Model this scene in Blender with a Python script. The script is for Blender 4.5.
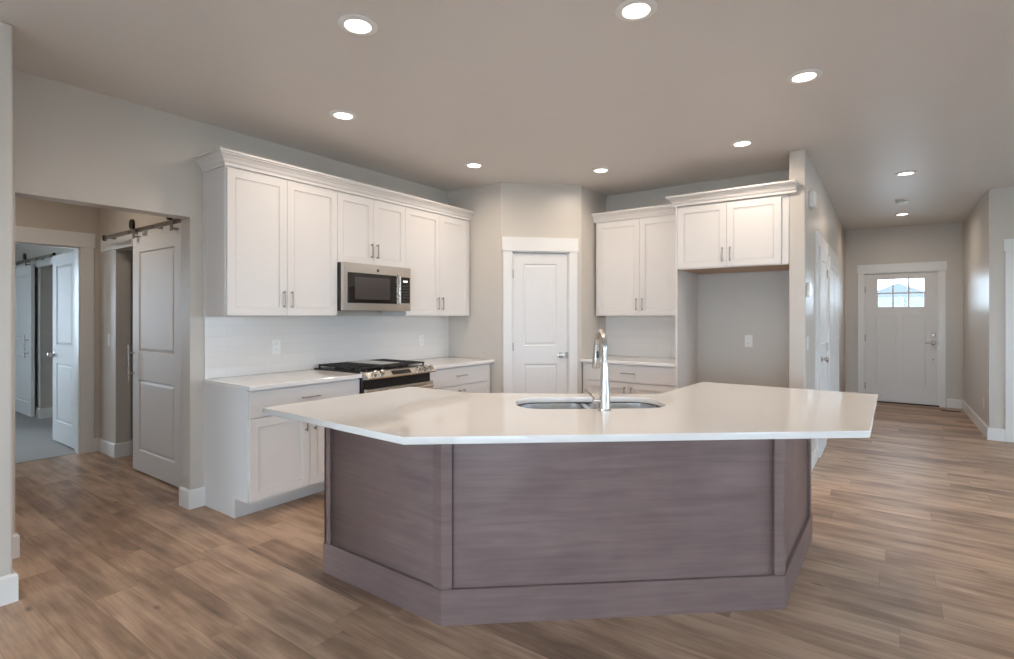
import bpy, bmesh, math, random
from mathutils import Vector, Matrix
PI = math.pi
SC = bpy.context.scene
COL = SC.collection
for _o in list(bpy.data.objects):
    bpy.data.objects.remove(_o, do_unlink=True)

# ------------------------------------------------------------------ camera
YAW = 35.671
cam_data = bpy.data.cameras.new('camera')
cam_data.sensor_fit = 'HORIZONTAL'; cam_data.sensor_width = 36.0
cam_data.lens = 528.0 / 1014.0 * 36.0
cam_data.shift_y = -(329.5 - 316.0) / 1014.0
cam_data.clip_start = 0.05; cam_data.clip_end = 200
cam = bpy.data.objects.new('camera', cam_data); COL.objects.link(cam)
cam.location = (0, 0, 1.375)
cam.rotation_euler = (PI / 2, 0, math.radians(YAW))
SC.camera = cam

# ------------------------------------------------------------------ world, exposure
def srgb(r, g, b):
    f = lambda c: (c / 255 / 12.92) if c / 255 <= 0.04045 else ((c / 255 + 0.055) / 1.055) ** 2.4
    return (f(r), f(g), f(b), 1.0)
SC.view_settings.view_transform = 'Standard'
SC.view_settings.look = 'None'
SC.view_settings.gamma = 1.0
SC.view_settings.use_curve_mapping = False
SC.view_settings.exposure = -0.12
world = bpy.data.worlds.new('daylight'); SC.world = world
world.use_nodes = True
bg = world.node_tree.nodes['Background']
bg.inputs['Color'].default_value = (0.68, 0.84, 1.0, 1)
bg.inputs['Strength'].default_value = 15.0
CAN_W = 8.0          # watts of each ceiling can
CAN_COL = (1.0, 0.86, 0.72)
GLOW = 9.0

def portal(name, loc, rot, sx, sy):
    l = bpy.data.lights.new(name, 'AREA'); l.shape = 'RECTANGLE'; l.size = sx; l.size_y = sy
    l.cycles.is_portal = True
    o = bpy.data.objects.new(name, l); COL.objects.link(o); o.location = loc; o.rotation_euler = rot

# ------------------------------------------------------------------ constants
CEIL = 2.78
WX = -4.03            # kitchen run wall
BY = 5.70             # back kitchen wall
HX0, HX1 = -0.548, 0.93
HEND = 10.30

# ------------------------------------------------------------------ materials
def newmat(name):
    m = bpy.data.materials.new(name); m.use_nodes = True
    return m, m.node_tree, m.node_tree.nodes['Principled BSDF']
def mat(name, col, rough=0.5, metal=0.0, noise=0.0, nscale=20.0, bump=0.0, bscale=200.0, spec=0.5, stretch=(1, 1, 1), coat=0.0):
    m, nt, p = newmat(name)
    p.inputs['Base Color'].default_value = col
    p.inputs['Roughness'].default_value = rough
    p.inputs['Metallic'].default_value = metal
    p.inputs['Specular IOR Level'].default_value = spec
    p.inputs['Coat Weight'].default_value = coat
    tc = nt.nodes.new('ShaderNodeTexCoord')
    mp = nt.nodes.new('ShaderNodeMapping'); mp.inputs['Scale'].default_value = stretch
    nt.links.new(tc.outputs['Object'], mp.inputs['Vector'])
    if noise > 0:
        n = nt.nodes.new('ShaderNodeTexNoise'); n.inputs['Scale'].default_value = nscale; n.inputs['Detail'].default_value = 4
        nt.links.new(mp.outputs['Vector'], n.inputs['Vector'])
        mx = nt.nodes.new('ShaderNodeMix'); mx.data_type = 'RGBA'
        mx.inputs['A'].default_value = tuple(c * (1 - noise) for c in col[:3]) + (1,)
        mx.inputs['B'].default_value = tuple(min(1, c * (1 + noise)) for c in col[:3]) + (1,)
        nt.links.new(n.outputs['Fac'], mx.inputs['Factor'])
        nt.links.new(mx.outputs['Result'], p.inputs['Base Color'])
    if bump > 0:
        n2 = nt.nodes.new('ShaderNodeTexNoise'); n2.inputs['Scale'].default_value = bscale; n2.inputs['Detail'].default_value = 2
        nt.links.new(mp.outputs['Vector'], n2.inputs['Vector'])
        b = nt.nodes.new('ShaderNodeBump'); b.inputs['Strength'].default_value = bump; b.inputs['Distance'].default_value = 0.002
        nt.links.new(n2.outputs['Fac'], b.inputs['Height'])
        nt.links.new(b.outputs['Normal'], p.inputs['Normal'])
    return m

M = {}
M['wall'] = mat('wall_paint', srgb(206, 198, 188), 0.36, noise=0.012, nscale=3, bump=0.25, bscale=90)
M['ceiling'] = mat('ceiling_paint', srgb(221, 215, 210), 0.42, noise=0.015, nscale=4, bump=0.35, bscale=70)
M['trim'] = mat('trim_paint', srgb(232, 230, 227), 0.30, noise=0.01, nscale=5)
M['door'] = mat('door_paint', srgb(228, 226, 224), 0.5, noise=0.01, nscale=5)
M['cab'] = mat('cabinet_paint', srgb(226, 221, 217), 0.36, noise=0.012, nscale=6)
M['quartz'] = mat('quartz', srgb(236, 231, 226), 0.04, noise=0.02, nscale=60, spec=0.6)
M['steel'] = mat('stainless_steel', srgb(214, 208, 200), 0.24, 1.0, noise=0.06, nscale=6, stretch=(2, 2, 120))
M['sink'] = mat('sink_steel', srgb(226, 226, 226), 0.25, 1.0, noise=0.04, nscale=12)
M['chrome'] = mat('brushed_nickel', srgb(196, 191, 186), 0.27, 1.0, noise=0.03, nscale=8)
M['nickel'] = mat('satin_nickel', srgb(172, 165, 158), 0.32, 1.0, noise=0.03, nscale=8)
M['bronze'] = mat('dark_bronze', srgb(58, 50, 46), 0.4, 0.8, noise=0.05, nscale=10)
M['rail'] = mat('rail_steel', srgb(150, 142, 134), 0.35, 1.0, noise=0.05, nscale=10)
M['black'] = mat('black_enamel', srgb(22, 21, 21), 0.25, noise=0.05, nscale=10)
M['iron'] = mat('cast_iron', srgb(34, 32, 31), 0.55, noise=0.1, nscale=30, bump=0.3, bscale=300)
M['bglass'] = mat('black_glass', srgb(30, 28, 27), 0.06, noise=0.03, nscale=4)
M['plate'] = mat('white_plastic', srgb(238, 236, 232), 0.35, noise=0.01, nscale=10)
M['slot'] = mat('dark_slot', srgb(40, 38, 36), 0.6, noise=0.05, nscale=10)
M['under'] = mat('unfinished_maple', srgb(196, 170, 146), 0.6, noise=0.06, nscale=8, stretch=(1, 12, 1))
M['carpet'] = mat('carpet', srgb(184, 182, 180), 0.95, noise=0.15, nscale=180, bump=0.8, bscale=400, spec=0.1)
M['concrete'] = mat('concrete', srgb(190, 188, 184), 0.85, noise=0.05, nscale=3)
M['siding'] = mat('siding', srgb(214, 218, 222), 0.7, noise=0.03, nscale=3)
M['shingle'] = mat('shingle', srgb(82, 86, 92), 0.9, noise=0.1, nscale=8)

def wood_island():
    m, nt, p = newmat('stained_maple')
    N = nt.nodes; L = nt.links
    tc = N.new('ShaderNodeTexCoord')
    mp = N.new('ShaderNodeMapping'); mp.inputs['Scale'].default_value = (1.6, 1.6, 26)
    L.new(tc.outputs['Object'], mp.inputs['Vector'])
    n1 = N.new('ShaderNodeTexNoise'); n1.inputs['Scale'].default_value = 1.6; n1.inputs['Detail'].default_value = 8; n1.inputs['Distortion'].default_value = 0.8
    L.new(mp.outputs['Vector'], n1.inputs['Vector'])
    mp2 = N.new('ShaderNodeMapping'); mp2.inputs['Scale'].default_value = (2.5, 2.5, 5)
    L.new(tc.outputs['Object'], mp2.inputs['Vector'])
    n2 = N.new('ShaderNodeTexNoise'); n2.inputs['Scale'].default_value = 1.3; n2.inputs['Detail'].default_value = 3
    L.new(mp2.outputs['Vector'], n2.inputs['Vector'])
    r1 = N.new('ShaderNodeValToRGB')
    r1.color_ramp.elements[0].position = 0.3; r1.color_ramp.elements[0].color = srgb(118, 98, 93)
    r1.color_ramp.elements[1].position = 0.72; r1.color_ramp.elements[1].color = srgb(132, 112, 107)
    L.new(n1.outputs['Fac'], r1.inputs['Fac'])
    r2 = N.new('ShaderNodeValToRGB')
    r2.color_ramp.elements[0].position = 0.3; r2.color_ramp.elements[0].color = (0.86, 0.82, 0.84, 1)
    r2.color_ramp.elements[1].position = 0.7; r2.color_ramp.elements[1].color = (1.08, 1.06, 1.05, 1)
    L.new(n2.outputs['Fac'], r2.inputs['Fac'])
    mx = N.new('ShaderNodeMix'); mx.data_type = 'RGBA'; mx.blend_type = 'MULTIPLY'; mx.inputs['Factor'].default_value = 1
    L.new(r1.outputs['Color'], mx.inputs['A']); L.new(r2.outputs['Color'], mx.inputs['B'])
    L.new(mx.outputs['Result'], p.inputs['Base Color'])
    p.inputs['Roughness'].default_value = 0.42
    return m
M['island'] = wood_island()

def floor_mat():
    m, nt, p = newmat('vinyl_plank')
    N = nt.nodes; L = nt.links
    PW, PL = 0.182, 1.22
    tc = N.new('ShaderNodeTexCoord'); sp = N.new('ShaderNodeSeparateXYZ')
    L.new(tc.outputs['Object'], sp.inputs['Vector'])
    def math_(op, a, b=None):
        n = N.new('ShaderNodeMath'); n.operation = op
        for i, v in enumerate([a, b]):
            if v is None: continue
            if isinstance(v, (int, float)): n.inputs[i].default_value = v
            else: L.new(v, n.inputs[i])
        return n.outputs[0]
    yy = math_('DIVIDE', sp.outputs['Y'], PW); row = math_('FLOOR', yy); fy = math_('SUBTRACT', yy, row)
    wn = N.new('ShaderNodeTexWhiteNoise'); wn.noise_dimensions = '1D'; L.new(row, wn.inputs['W'])
    xx = math_('ADD', math_('DIVIDE', sp.outputs['X'], PL), wn.outputs['Value'])
    idx = math_('FLOOR', xx); fx = math_('SUBTRACT', xx, idx)
    cb = N.new('ShaderNodeCombineXYZ'); L.new(row, cb.inputs['X']); L.new(idx, cb.inputs['Y'])
    w2 = N.new('ShaderNodeTexWhiteNoise'); w2.noise_dimensions = '2D'; L.new(cb.outputs['Vector'], w2.inputs['Vector'])
    # grain coordinate shifted per plank
    gx = math_('MULTIPLY', sp.outputs['X'], 0.9); gy = math_('MULTIPLY', sp.outputs['Y'], 9.0)
    gz = math_('MULTIPLY', w2.outputs['Value'], 37.0)
    gc = N.new('ShaderNodeCombineXYZ'); L.new(gx, gc.inputs['X']); L.new(gy, gc.inputs['Y']); L.new(gz, gc.inputs['Z'])
    g1 = N.new('ShaderNodeTexNoise'); g1.inputs['Scale'].default_value = 1.5; g1.inputs['Detail'].default_value = 6; g1.inputs['Distortion'].default_value = 0.6
    L.new(gc.outputs['Vector'], g1.inputs['Vector'])
    hx = math_('MULTIPLY', sp.outputs['X'], 3.0); hy = math_('MULTIPLY', sp.outputs['Y'], 60.0)
    hc = N.new('ShaderNodeCombineXYZ'); L.new(hx, hc.inputs['X']); L.new(hy, hc.inputs['Y']); L.new(gz, hc.inputs['Z'])
    g2 = N.new('ShaderNodeTexNoise'); g2.inputs['Scale'].default_value = 1.5; g2.inputs['Detail'].default_value = 4
    L.new(hc.outputs['Vector'], g2.inputs['Vector'])
    # per-plank tone
    v = math_('ADD', math_('MULTIPLY', w2.outputs['Value'], 0.27), math_('MULTIPLY', g1.outputs['Fac'], 0.90))
    v = math_('ADD', v, math_('MULTIPLY', math_('SUBTRACT', g2.outputs['Fac'], 0.5), 0.42))
    bc = N.new('ShaderNodeCombineXYZ'); L.new(math_('MULTIPLY', sp.outputs['X'], 2.2), bc.inputs['X']); L.new(math_('MULTIPLY', sp.outputs['Y'], 5.0), bc.inputs['Y']); L.new(gz, bc.inputs['Z'])
    g3 = N.new('ShaderNodeTexNoise'); g3.inputs['Scale'].default_value = 1.4; g3.inputs['Detail'].default_value = 3; L.new(bc.outputs['Vector'], g3.inputs['Vector'])
    v = math_('ADD', v, math_('MULTIPLY', math_('SUBTRACT', g3.outputs['Fac'], 0.5), 0.70))
    kc = N.new('ShaderNodeCombineXYZ'); L.new(math_('MULTIPLY', sp.outputs['X'], 2.0), kc.inputs['X']); L.new(math_('MULTIPLY', sp.outputs['Y'], 4.5), kc.inputs['Y']); L.new(gz, kc.inputs['Z'])
    vo = N.new('ShaderNodeTexVoronoi'); vo.inputs['Scale'].default_value = 1.2; L.new(kc.outputs['Vector'], vo.inputs['Vector'])
    kn = N.new('ShaderNodeMapRange'); kn.inputs['From Min'].default_value = 0.02; kn.inputs['From Max'].default_value = 0.09; kn.inputs['To Min'].default_value = -0.35; kn.inputs['To Max'].default_value = 0.0
    L.new(vo.outputs['Distance'], kn.inputs['Value']); v = math_('ADD', v, kn.outputs['Result'])
    rp = N.new('ShaderNodeValToRGB'); cr = rp.color_ramp
    cr.elements[0].position = 0.20; cr.elements[0].color = srgb(116, 97, 84)
    cr.elements[1].position = 0.85; cr.elements[1].color = srgb(206, 176, 150)
    e = cr.elements.new(0.45); e.color = srgb(156, 127, 105)
    e = cr.elements.new(0.65); e.color = srgb(184, 153, 128)
    L.new(v, rp.inputs['Fac'])
    ey = math_('MINIMUM', fy, math_('SUBTRACT', 1.0, fy)); ex = math_('MINIMUM', fx, math_('SUBTRACT', 1.0, fx))
    sy = math_('GREATER_THAN', ey, 0.008); sx = math_('GREATER_THAN', ex, 0.0012)
    s = math_('MULTIPLY', sx, sy); s = math_('ADD', math_('MULTIPLY', s, 0.28), 0.72)
    mx = N.new('ShaderNodeMix'); mx.data_type = 'RGBA'; mx.blend_type = 'MULTIPLY'; mx.inputs['Factor'].default_value = 1
    L.new(rp.outputs['Color'], mx.inputs['A']); L.new(s, mx.inputs['B'])
    L.new(mx.outputs['Result'], p.inputs['Base Color'])
    p.inputs['Roughness'].default_value = 0.44
    bp = N.new('ShaderNodeBump'); bp.inputs['Strength'].default_value = 0.12; bp.inputs['Distance'].default_value = 0.001
    L.new(g2.outputs['Fac'], bp.inputs['Height']); L.new(bp.outputs['Normal'], p.inputs['Normal'])
    return m
M['floor'] = floor_mat()

def tile_mat():
    m, nt, p = newmat('subway_tile')
    N = nt.nodes; L = nt.links
    tc = N.new('ShaderNodeTexCoord'); sp = N.new('ShaderNodeSeparateXYZ'); cb = N.new('ShaderNodeCombineXYZ')
    L.new(tc.outputs['Object'], sp.inputs['Vector']); L.new(sp.outputs['X'], cb.inputs['X']); L.new(sp.outputs['Z'], cb.inputs['Y'])
    b = N.new('ShaderNodeTexBrick'); b.inputs['Scale'].default_value = 1
    b.inputs['Brick Width'].default_value = 0.305; b.inputs['Row Height'].default_value = 0.0765
    b.inputs['Mortar Size'].default_value = 0.0022; b.inputs['Mortar Smooth'].default_value = 0.3
    b.inputs['Color1'].default_value = srgb(230, 225, 220); b.inputs['Color2'].default_value = srgb(227, 222, 217)
    b.inputs['Mortar'].default_value = srgb(221, 216, 211)
    L.new(cb.outputs['Vector'], b.inputs['Vector']); L.new(b.outputs['Color'], p.inputs['Base Color'])
    bp = N.new('ShaderNodeBump'); bp.invert = True; bp.inputs['Strength'].default_value = 0.12; bp.inputs['Distance'].default_value = 0.001
    L.new(b.outputs['Fac'], bp.inputs['Height']); L.new(bp.outputs['Normal'], p.inputs['Normal'])
    p.inputs['Roughness'].default_value = 0.2
    return m
M['tile'] = tile_mat()

def glass_mat():
    m = bpy.data.materials.new('window_glass'); m.use_nodes = True
    nt = m.node_tree; N = nt.nodes; L = nt.links
    N.remove(N['Principled BSDF']); out = N['Material Output']
    t = N.new('ShaderNodeBsdfTransparent'); t.inputs['Color'].default_value = (0.95, 0.97, 0.98, 1)
    g = N.new('ShaderNodeBsdfGlossy'); g.inputs['Roughness'].default_value = 0.02
    f = N.new('ShaderNodeFresnel'); f.inputs['IOR'].default_value = 1.35
    mx = N.new('ShaderNodeMixShader')
    L.new(f.outputs['Fac'], mx.inputs['Fac']); L.new(t.outputs['BSDF'], mx.inputs[1]); L.new(g.outputs['BSDF'], mx.inputs[2])
    L.new(mx.outputs['Shader'], out.inputs['Surface'])
    return m
M['glass'] = glass_mat()
def emit(name, col, s):
    m, nt, p = newmat(name)
    p.inputs['Base Color'].default_value = (0.8, 0.8, 0.8, 1)
    p.inputs['Emission Color'].default_value = tuple(col[:3]) + (1,)
    p.inputs['Emission Strength'].default_value = s
    return m
M['lamp'] = emit('lamp_diffuser', (1.0, 0.95, 0.88), GLOW)
M['display'] = emit('clock_display', (0.75, 0.9, 1.0), 0.8)

# ------------------------------------------------------------------ mesh helpers
def box(bm, x0, x1, y0, y1, z0, z1, bev=0.0, seg=2):
    vs = [bm.verts.new(p) for p in ((x0, y0, z0), (x1, y0, z0), (x1, y1, z0), (x0, y1, z0), (x0, y0, z1), (x1, y0, z1), (x1, y1, z1), (x0, y1, z1))]
    fs = [bm.faces.new([vs[i] for i in q]) for q in ((3, 2, 1, 0), (4, 5, 6, 7), (0, 1, 5, 4), (1, 2, 6, 5), (2, 3, 7, 6), (3, 0, 4, 7))]
    if bev > 0:
        es = list({e for f in fs for e in f.edges})
        bmesh.ops.bevel(bm, geom=es, offset=bev, segments=seg, profile=0.5, affect='EDGES')
def prism(bm, pts, z0, z1, bev=0.0):
    lo = [bm.verts.new((p[0], p[1], z0)) for p in pts]; hi = [bm.verts.new((p[0], p[1], z1)) for p in pts]
    n = len(pts); fs = [bm.faces.new(list(reversed(lo))), bm.faces.new(hi)]
    for i in range(n):
        fs.append(bm.faces.new([lo[i], lo[(i + 1) % n], hi[(i + 1) % n], hi[i]]))
    if bev > 0:
        es = list({e for f in fs for e in f.edges})
        bmesh.ops.bevel(bm, geom=es, offset=bev, segments=2, profile=0.5, affect='EDGES')
def frame_for(d):
    d = d.normalized(); u = Vector((0, 0, 1)) if abs(d.z) < 0.95 else Vector((1, 0, 0))
    a = d.cross(u).normalized(); b = a.cross(d).normalized()
    return a, b
def tube(bm, pts, rad, n=14, cap=True):
    pts = [Vector(p) for p in pts]
    rads = rad if isinstance(rad, (list, tuple)) else [rad] * len(pts)
    rings = []; a = None
    for i, p in enumerate(pts):
        d = (pts[min(i + 1, len(pts) - 1)] - pts[max(i - 1, 0)]).normalized()
        if a is None: a, b = frame_for(d)
        else:
            a = (a - d * a.dot(d)).normalized(); b = a.cross(d).normalized()
        rings.append([bm.verts.new(p + (a * math.cos(2 * PI * k / n) + b * math.sin(2 * PI * k / n)) * rads[i]) for k in range(n)])
    for r0, r1 in zip(rings, rings[1:]):
        for k in range(n):
            bm.faces.new([r0[k], r0[(k + 1) % n], r1[(k + 1) % n], r1[k]])
    if cap:
        bm.faces.new(list(reversed(rings[0]))); bm.faces.new(rings[-1])
def lathe(bm, prof, c=(0, 0, 0), axis='z', n=24):
    """prof: list of (r, h) along axis."""
    rings = []
    for r, h in prof:
        ring = []
        if r < 1e-6:
            pts = [(0, 0, h)]
        else:
            pts = [(r * math.cos(2 * PI * k / n), r * math.sin(2 * PI * k / n), h) for k in range(n)]
        for p in pts:
            if axis == 'z': q = p
            elif axis == 'y': q = (p[0], p[2], p[1])
            elif axis == '-y': q = (p[0], -p[2], p[1])
            else: q = (p[2], p[0], p[1])
            ring.append(bm.verts.new((q[0] + c[0], q[1] + c[1], q[2] + c[2])))
        rings.append(ring)
    for r0, r1 in zip(rings, rings[1:]):
        for k in range(n):
            if len(r0) == 1 and len(r1) == 1: continue
            if len(r0) == 1: bm.faces.new([r0[0], r1[k], r1[(k + 1) % n]])
            elif len(r1) == 1: bm.faces.new([r0[k], r1[0], r0[(k + 1) % n]])
            else: bm.faces.new([r0[k], r0[(k + 1) % n], r1[(k + 1) % n], r1[k]])
def sweep(bm, path, prof):
    """path: xy points, prof: (out, z) closed loop; out is to the right of travel; mitred corners."""
    P = [Vector((p[0], p[1])) for p in path]; rings = []
    for i, p in enumerate(P):
        d0 = (P[i] - P[i - 1]).normalized() if i > 0 else None
        d1 = (P[i + 1] - P[i]).normalized() if i < len(P) - 1 else None
        r = lambda d: Vector((d.y, -d.x))
        if d0 is None: o = r(d1)
        elif d1 is None: o = r(d0)
        else:
            a, b = r(d0), r(d1); o = (a + b); o = o / o.dot(a)
        rings.append([bm.verts.new((p.x + o.x * u, p.y + o.y * u, z)) for u, z in prof])
    n = len(prof)
    for r0, r1 in zip(rings, rings[1:]):
        for k in range(n):
            bm.faces.new([r0[k], r0[(k + 1) % n], r1[(k + 1) % n], r1[k]])
    bm.faces.new(list(reversed(rings[0]))); bm.faces.new(rings[-1])
def slab(bm, x0, x1, z0, z1, yf, t, rects, depth=0.007, slope=0.003, raise_w=0.0, raise_h=0.0, holes=()):
    """Door leaf: front face on y = yf looking to -y, thickness t, panels sunk into the front; holes go through."""
    xs = sorted({x0, x1} | {r[0] for r in rects} | {r[1] for r in rects} | {r[0] for r in holes} | {r[1] for r in holes})
    zs = sorted({z0, z1} | {r[2] for r in rects} | {r[3] for r in rects} | {r[2] for r in holes} | {r[3] for r in holes})
    def inside(cx, cz, rs): return any(r[0] < cx < r[1] and r[2] < cz < r[3] for r in rs)
    V = {}
    def v(x, y, z):
        k = (round(x, 5), round(y, 5), round(z, 5))
        if k not in V: V[k] = bm.verts.new(k)
        return V[k]
    yb = yf + t
    for i in range(len(xs) - 1):
        for j in range(len(zs) - 1):
            a, b, c, d = xs[i], xs[i + 1], zs[j], zs[j + 1]
            cx, cz = (a + b) / 2, (c + d) / 2
            if inside(cx, cz, holes): continue
            if not inside(cx, cz, rects):
                bm.faces.new([v(a, yf, c), v(b, yf, c), v(b, yf, d), v(a, yf, d)])
            bm.faces.new([v(a, yb, d), v(b, yb, d), v(b, yb, c), v(a, yb, c)])
    for i in range(len(xs) - 1):
        a, b = xs[i], xs[i + 1]
        bm.faces.new([v(a, yb, z0), v(b, yb, z0), v(b, yf, z0), v(a, yf, z0)])
        bm.faces.new([v(a, yf, z1), v(b, yf, z1), v(b, yb, z1), v(a, yb, z1)])
    for j in range(len(zs) - 1):
        c, d = zs[j], zs[j + 1]
        bm.faces.new([v(x0, yb, c), v(x0, yf, c), v(x0, yf, d), v(x0, yb, d)])
        bm.faces.new([v(x1, yf, c), v(x1, yb, c), v(x1, yb, d), v(x1, yf, d)])
    def ring(ra, ya, rb, yb_):
        A = [(ra[0], ra[2]), (ra[1], ra[2]), (ra[1], ra[3]), (ra[0], ra[3])]
        B = [(rb[0], rb[2]), (rb[1], rb[2]), (rb[1], rb[3]), (rb[0], rb[3])]
        for k in range(4):
            k2 = (k + 1) % 4
            bm.faces.new([v(A[k][0], ya, A[k][1]), v(A[k2][0], ya, A[k2][1]), v(B[k2][0], yb_, B[k2][1]), v(B[k][0], yb_, B[k][1])])
    ins = lambda r, s: (r[0] + s, r[1] - s, r[2] + s, r[3] - s)
    for r in rects:
        cur, y = r, yf
        # subdivided outer edge is acceptable: ring only uses corners
        nx = ins(cur, slope); ring(cur, y, nx, yf + depth); cur, y = nx, yf + depth
        if raise_w > 0:
            nx = ins(cur, 0.006); ring(cur, y, nx, y); cur = nx
            nx = ins(cur, raise_w); ring(cur, y, nx, y - raise_h); cur = nx; y -= raise_h
        A = [(cur[0], cur[2]), (cur[1], cur[2]), (cur[1], cur[3]), (cur[0], cur[3])]
        bm.faces.new([v(p[0], y, p[1]) for p in A])
    for r in holes:
        A = [(r[0], r[2]), (r[1], r[2]), (r[1], r[3]), (r[0], r[3])]
        for k in range(4):
            k2 = (k + 1) % 4
            bm.faces.new([v(A[k2][0], yf, A[k2][1]), v(A[k][0], yf, A[k][1]), v(A[k][0], yb, A[k][1]), v(A[k2][0], yb, A[k2][1])])

def obj(name, bm, m, parent=None, smooth=False, recalc=True, bevel=0.0):
    if recalc: bmesh.ops.recalc_face_normals(bm, faces=bm.faces[:])
    me = bpy.data.meshes.new(name); bm.to_mesh(me); bm.free()
    me.materials.append(m)
    if smooth:
        for p in me.polygons: p.use_smooth = True
        try: me.set_sharp_from_angle(angle=math.radians(35))
        except Exception: pass
    o = bpy.data.objects.new(name, me); COL.objects.link(o)
    if parent: o.parent = parent
    if bevel > 0:
        b = o.modifiers.new('bevel', 'BEVEL'); b.width = bevel; b.segments = 3; b.limit_method = 'ANGLE'; b.angle_limit = math.radians(50)
    return o
def thing(name, label, cat, loc=(0, 0, 0), rz=0.0, group=None):
    o = bpy.data.objects.new(name, None); COL.objects.link(o); o.empty_display_size = 0.1
    o.location = loc; o.rotation_euler = (0, 0, rz); o['label'] = label; o['category'] = cat
    if group: o['group'] = group
    return o
def tag(o, label, cat, group=None):
    o['label'] = label; o['category'] = cat
    if group: o['group'] = group
    return o
def struct(name, bm, m, label=None, bevel=0.0):
    o = obj(name, bm, m, bevel=bevel); o['kind'] = 'structure'
    if label: o['label'] = label
    return o
def place(o, loc, rz=0.0):
    o.location = loc; o.rotation_euler = (0, 0, rz); return o
NB = bmesh.new
def copy_tree(o, parent=None):
    c = o.copy(); COL.objects.link(c); c.parent = parent
    for ch in list(o.children): copy_tree(ch, c)
    return c
R90 = PI / 2; R45 = PI / 4

def poly_holes(name, loops, z0, z1, m, parent=None, bev=0.0):
    cu = bpy.data.curves.new(name, 'CURVE'); cu.dimensions = '2D'; cu.fill_mode = 'BOTH'
    cu.extrude = (z1 - z0) / 2 - bev; cu.bevel_depth = bev; cu.bevel_resolution = 2; cu.offset = -bev
    for lp in loops:
        s = cu.splines.new('POLY'); s.points.add(len(lp) - 1); s.use_cyclic_u = True
        for i, p in enumerate(lp): s.points[i].co = (p[0], p[1], 0, 1)
    t = bpy.data.objects.new('tmp', cu); COL.objects.link(t)
    dg = bpy.context.evaluated_depsgraph_get(); dg.update()
    me = bpy.data.meshes.new_from_object(t.evaluated_get(dg))
    bpy.data.objects.remove(t, do_unlink=True)
    me.materials.clear(); me.materials.append(m); me.name = name
    me.transform(Matrix.Translation((0, 0, (z0 + z1) / 2)))
    o = bpy.data.objects.new(name, me); COL.objects.link(o)
    if parent: o.parent = parent
    return o

# ------------------------------------------------------------------ structure
def walls(name, boxes, m=None, bevel=0.0):
    bm = NB()
    for b in boxes: box(bm, *b)
    return struct(name, bm, m or M['wall'], bevel=bevel)
b = NB(); box(b, -6.58, 5.12, -4.62, HEND + 0.12, -0.1, 0.0); struct('floor', b, M['floor'])
b = NB(); box(b, -10.62, -6.58, -1.62, 2.95, -0.1, 0.004); o = struct('floor', b, M['carpet'])
b = NB(); box(b, -10.62, 5.12, -4.62, HEND + 0.12, CEIL, CEIL + 0.12); struct('ceiling', b, M['ceiling'])

walls('wall_left', [(-4.17, WX, 1.74, 4.52, 0, CEIL), (-4.17, WX, 0.66, 0.81, 0, CEIL), (-4.17, WX, 0.81, 1.74, 2.08, CEIL)])
walls('wall_near_left', [(-4.17, -3.42, -4.5, 0.680, 0, CEIL)], bevel=0.012)
b = NB(); prism(b, [(-4.17, 4.47), (-3.28, 4.47), (-3.33, 4.59), (-4.17, 4.59)], 0, CEIL); struct('wall_pantry_left', b, M['wall'])
# diagonal pantry wall with door opening
def diag(s, off=0.0):    # s metres along the diagonal from its left end, off behind it
    return (-3.28 + (s - off) * 0.7071, 4.47 + (s + off) * 0.7071)
def dseg(b, s0, s1, z0, z1, t=0.12):
    prism(b, [diag(s0), diag(s1), diag(s1, t), diag(s0, t)], z0, z1)
DLEN = 0.870; D0, D1 = 0.110, 0.728
b = NB(); dseg(b, 0, D0, 0, CEIL); dseg(b, D1, DLEN, 0, CEIL); dseg(b, D0, D1, 2.06, CEIL); struct('wall_pantry_front', b, M['wall'])
walls('wall_pantry_right', [(-2.785, -2.665, 5.085, BY + 0.12, 0, CEIL)])
walls('wall_pantry_side', [(-4.17, WX, 4.62, BY + 0.12, 0, CEIL), (WX, -2.80, BY, BY + 0.12, 0, CEIL)])
walls('wall_back', [(-2.68, -0.672, BY, BY + 0.12, 0, CEIL)])
walls('wall_hall_left', [(-0.672, HX0, 5.055, HEND, 0, CEIL)], bevel=0.012)
walls('wall_front', [(-0.672, -0.30, HEND, HEND + 0.12, 0, CEIL), (0.665, HX1 + 0.12, HEND, HEND + 0.12, 0, CEIL), (-0.30, 0.665, HEND, HEND + 0.12, 2.06, CEIL)])
walls('wall_hall_right', [(HX1, HX1 + 0.14, 8.0, HEND, 0, CEIL)])
walls('wall_far_right', [(HX1, 1.15, 7.88, 8.0, 0, CEIL), (2.0, 5.12, 7.88, 8.0, 0, CEIL), (1.15, 2.0, 7.88, 8.0, 2.08, CEIL), (1.15, 2.0, 7.99, 8.0, 0, 2.08)])
# side passage and bedroom beyond
walls('wall_passage_back', [(-6.64, -6.08, 1.95, 2.08, 0, CEIL), (-4.60, -4.17, 1.95, 2.08, 0, CEIL), (-6.08, -4.60, 1.95, 2.08, 2.02, CEIL)], bevel=0.006)
walls('wall_passage_front', [(-6.52, -4.17, 0.2, 0.32, 0, CEIL)])
walls('wall_closet', [(-6.3, -4.17, 3.3, 3.4, 0, CEIL), (-6.3, -6.2, 2.08, 3.3, 0, CEIL), (-4.27, -4.17, 2.08, 3.3, 0, CEIL)])
BDY0, BDY1 = 0.98, 1.792
walls('wall_bedroom_door', [(-6.64, -6.52, BDY1, 1.95, 0, CEIL), (-6.64, -6.52, -1.5, BDY0, 0, CEIL), (-6.64, -6.52, BDY0, BDY1, 2.06, CEIL)])
walls('wall_bedroom_back', [(-10.5, -9.20, 2.10, 2.24, 0, CEIL), (-8.1, -6.64, 2.08, 2.24, 0, CEIL), (-9.20, -8.1, 2.10, 2.24, 2.03, CEIL)])
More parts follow.
